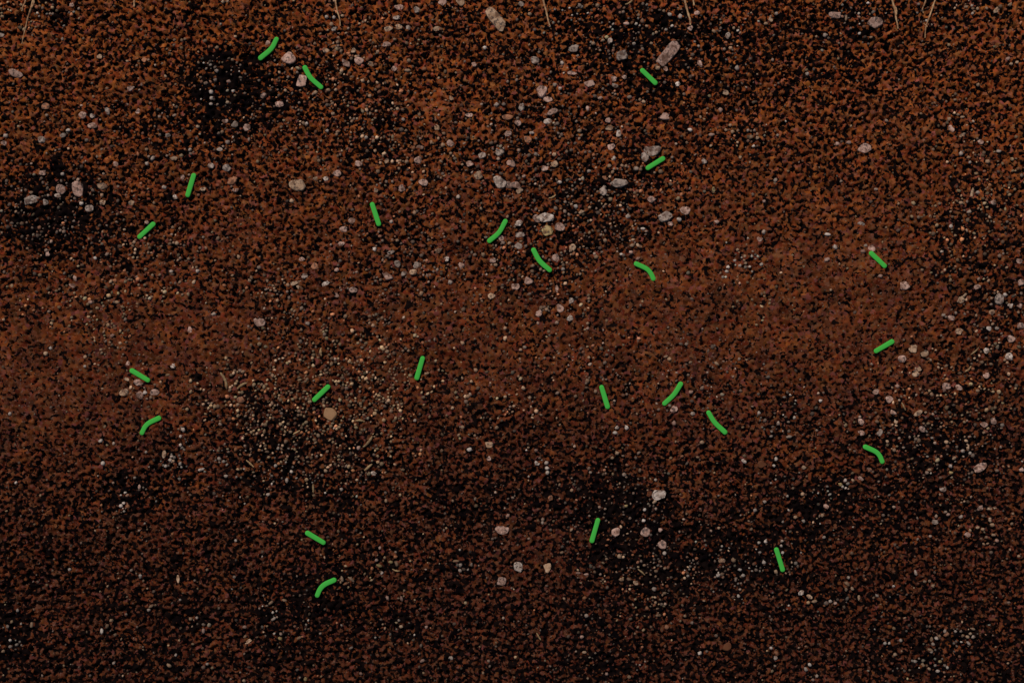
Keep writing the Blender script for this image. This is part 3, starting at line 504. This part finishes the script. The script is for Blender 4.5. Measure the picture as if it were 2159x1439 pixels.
# ------------------------------------------------------------------ sand and grit nobody could count: one object
def grit():
    V, F, C = [], [], []; off = 0
    bv, bf = ICO[1]; lv, lf = ICO[2]
    def add(px, py, wd, ht, ang, col, g, verts, faces, lift):
        nonlocal off
        v = verts * (1 + g.standard_normal((len(verts), 1)) * .15)
        v = v * np.array([wd, ht, min(wd, ht) * .8]) / 2
        c, s = math.cos(ang), math.sin(ang); v = v @ np.array([[c, s, 0], [-s, c, 0], [0, 0, 1]])
        z = top_z(px, py) + lift * min(wd, ht) * MM
        x, y = world(px, py, z)
        V.append(v * MM + np.array([x, y, z])); F.append(faces + off); off += len(v); C.append(np.tile(col, (len(v), 1)))
    PAL = {'g': ((.215, .130, .090), (.285, .19, .138)), 't': ((.31, .170, .098), (.40, .245, .148)), 'y': ((.31, .180, .092), (.38, .245, .135)), 'w': ((.30, .225, .175), (.42, .335, .27))}
    def col(tone, g):
        a, b = PAL[tone]; u = g.random(); k = min(1.5, float(np.exp(g.normal(-.66 if tone in 'ty' else -.78, .58))))
        c = (np.array(a) * (1 - u) + np.array(b) * u) * k
        h = g.random()
        if h < .16: c = c * np.array([1.15, .72, .55])
        elif h < .24: c = c * np.array([.85, 1.0, .95])
        return c
    clear = np.vstack([rod_pts] + [np.array([[p[0], p[1]]]) for p in singles]); rad = np.concatenate([np.full(len(rod_pts), 9.0), [max(p[2], p[3]) * .5 + 2 for p in singles]])
    def ok(x, y):
        return np.all(np.hypot(clear[:, 0] - x, clear[:, 1] - y) > rad)
    g = np.random.default_rng(99)
    taken = {}; clump = band(26, 60, 31)
    def free(x, y, gap=5.4):
        a, b = int(x // 8), int(y // 8)
        for i in (-1, 0, 1):
            for j in (-1, 0, 1):
                for (u, v) in taken.get((a + i, b + j), ()):
                    if (u - x) ** 2 + (v - y) ** 2 < gap * gap: return False
        taken.setdefault((a, b), []).append((x, y)); return True
    for x0, y0, rx, ry, n, hm, tone in PATCHES:
        n = int(n * (1.25 if x0 > 1900 or y0 > 1000 else 2.0 if tone in 'ty' else 1.6))
        for _ in range(n):
            x, y = x0 + g.standard_normal() * rx * .95, y0 + g.standard_normal() * ry * .95
            i, j = idx(x, y); x, y = x + warp1[i, j], y + warp2[i, j]
            if not (-60 < x < PW + 60 and -60 < y < PH + 60) or not ok(x, y): continue
            i, j = idx(x, y)
            if clump[i, j] < -.25 + .3 * g.standard_normal() or not free(x, y): continue
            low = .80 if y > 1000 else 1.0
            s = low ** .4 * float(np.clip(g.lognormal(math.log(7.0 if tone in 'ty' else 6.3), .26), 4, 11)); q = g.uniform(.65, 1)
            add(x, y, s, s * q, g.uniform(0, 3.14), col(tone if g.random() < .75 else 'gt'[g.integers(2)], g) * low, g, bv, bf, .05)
    for _ in range(5000):                                                 # thin scatter over the whole bed
        x, y = g.uniform(-250, PW + 250), g.uniform(-240, PH + 240)
        if not ok(x, y) or not free(x, y, 5.0): continue
        s = float(np.clip(g.lognormal(math.log(5.6), .25), 3.5, 10)); c = col('gtgy'[g.integers(4)], g) * .62
        add(x, y, s, s * g.uniform(.6, 1), g.uniform(0, 3.14), c, g, bv, bf, 0.0)
    for px, py, wd, ht, ang, tone in rest:                                # the smaller stones of the photograph, where they lie
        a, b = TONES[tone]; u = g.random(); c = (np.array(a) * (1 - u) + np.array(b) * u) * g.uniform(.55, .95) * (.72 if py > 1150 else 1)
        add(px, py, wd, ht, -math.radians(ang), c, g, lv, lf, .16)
    o = mesh_obj('sand_grains', np.vstack(V), np.vstack(F), grit_material(), False)
    at = o.data.attributes.new('grain', 'FLOAT_COLOR', 'POINT'); c = np.hstack([np.vstack(C), np.ones((off, 1))]).astype(np.float32)
    at.data.foreach_set('color', c.ravel())
    o['kind'] = 'stuff'; o['label'] = 'pale and brown sand grains strewn through the soil'
def grit_material():
    m, t, b = new_mat('sand', .85, .2)
    co = N(t, 'ShaderNodeTexCoord').outputs['Object']
    a = N(t, 'ShaderNodeAttribute', attribute_name='grain').outputs['Color']
    n = noise(t, co, 420, 2, .6).outputs['Fac']
    t.links.new(mix(t, map_range(t, n, .5, .66, 0, .6), a, (.07, .03, .016)), b.inputs['Base Color'])
    return m
grit()
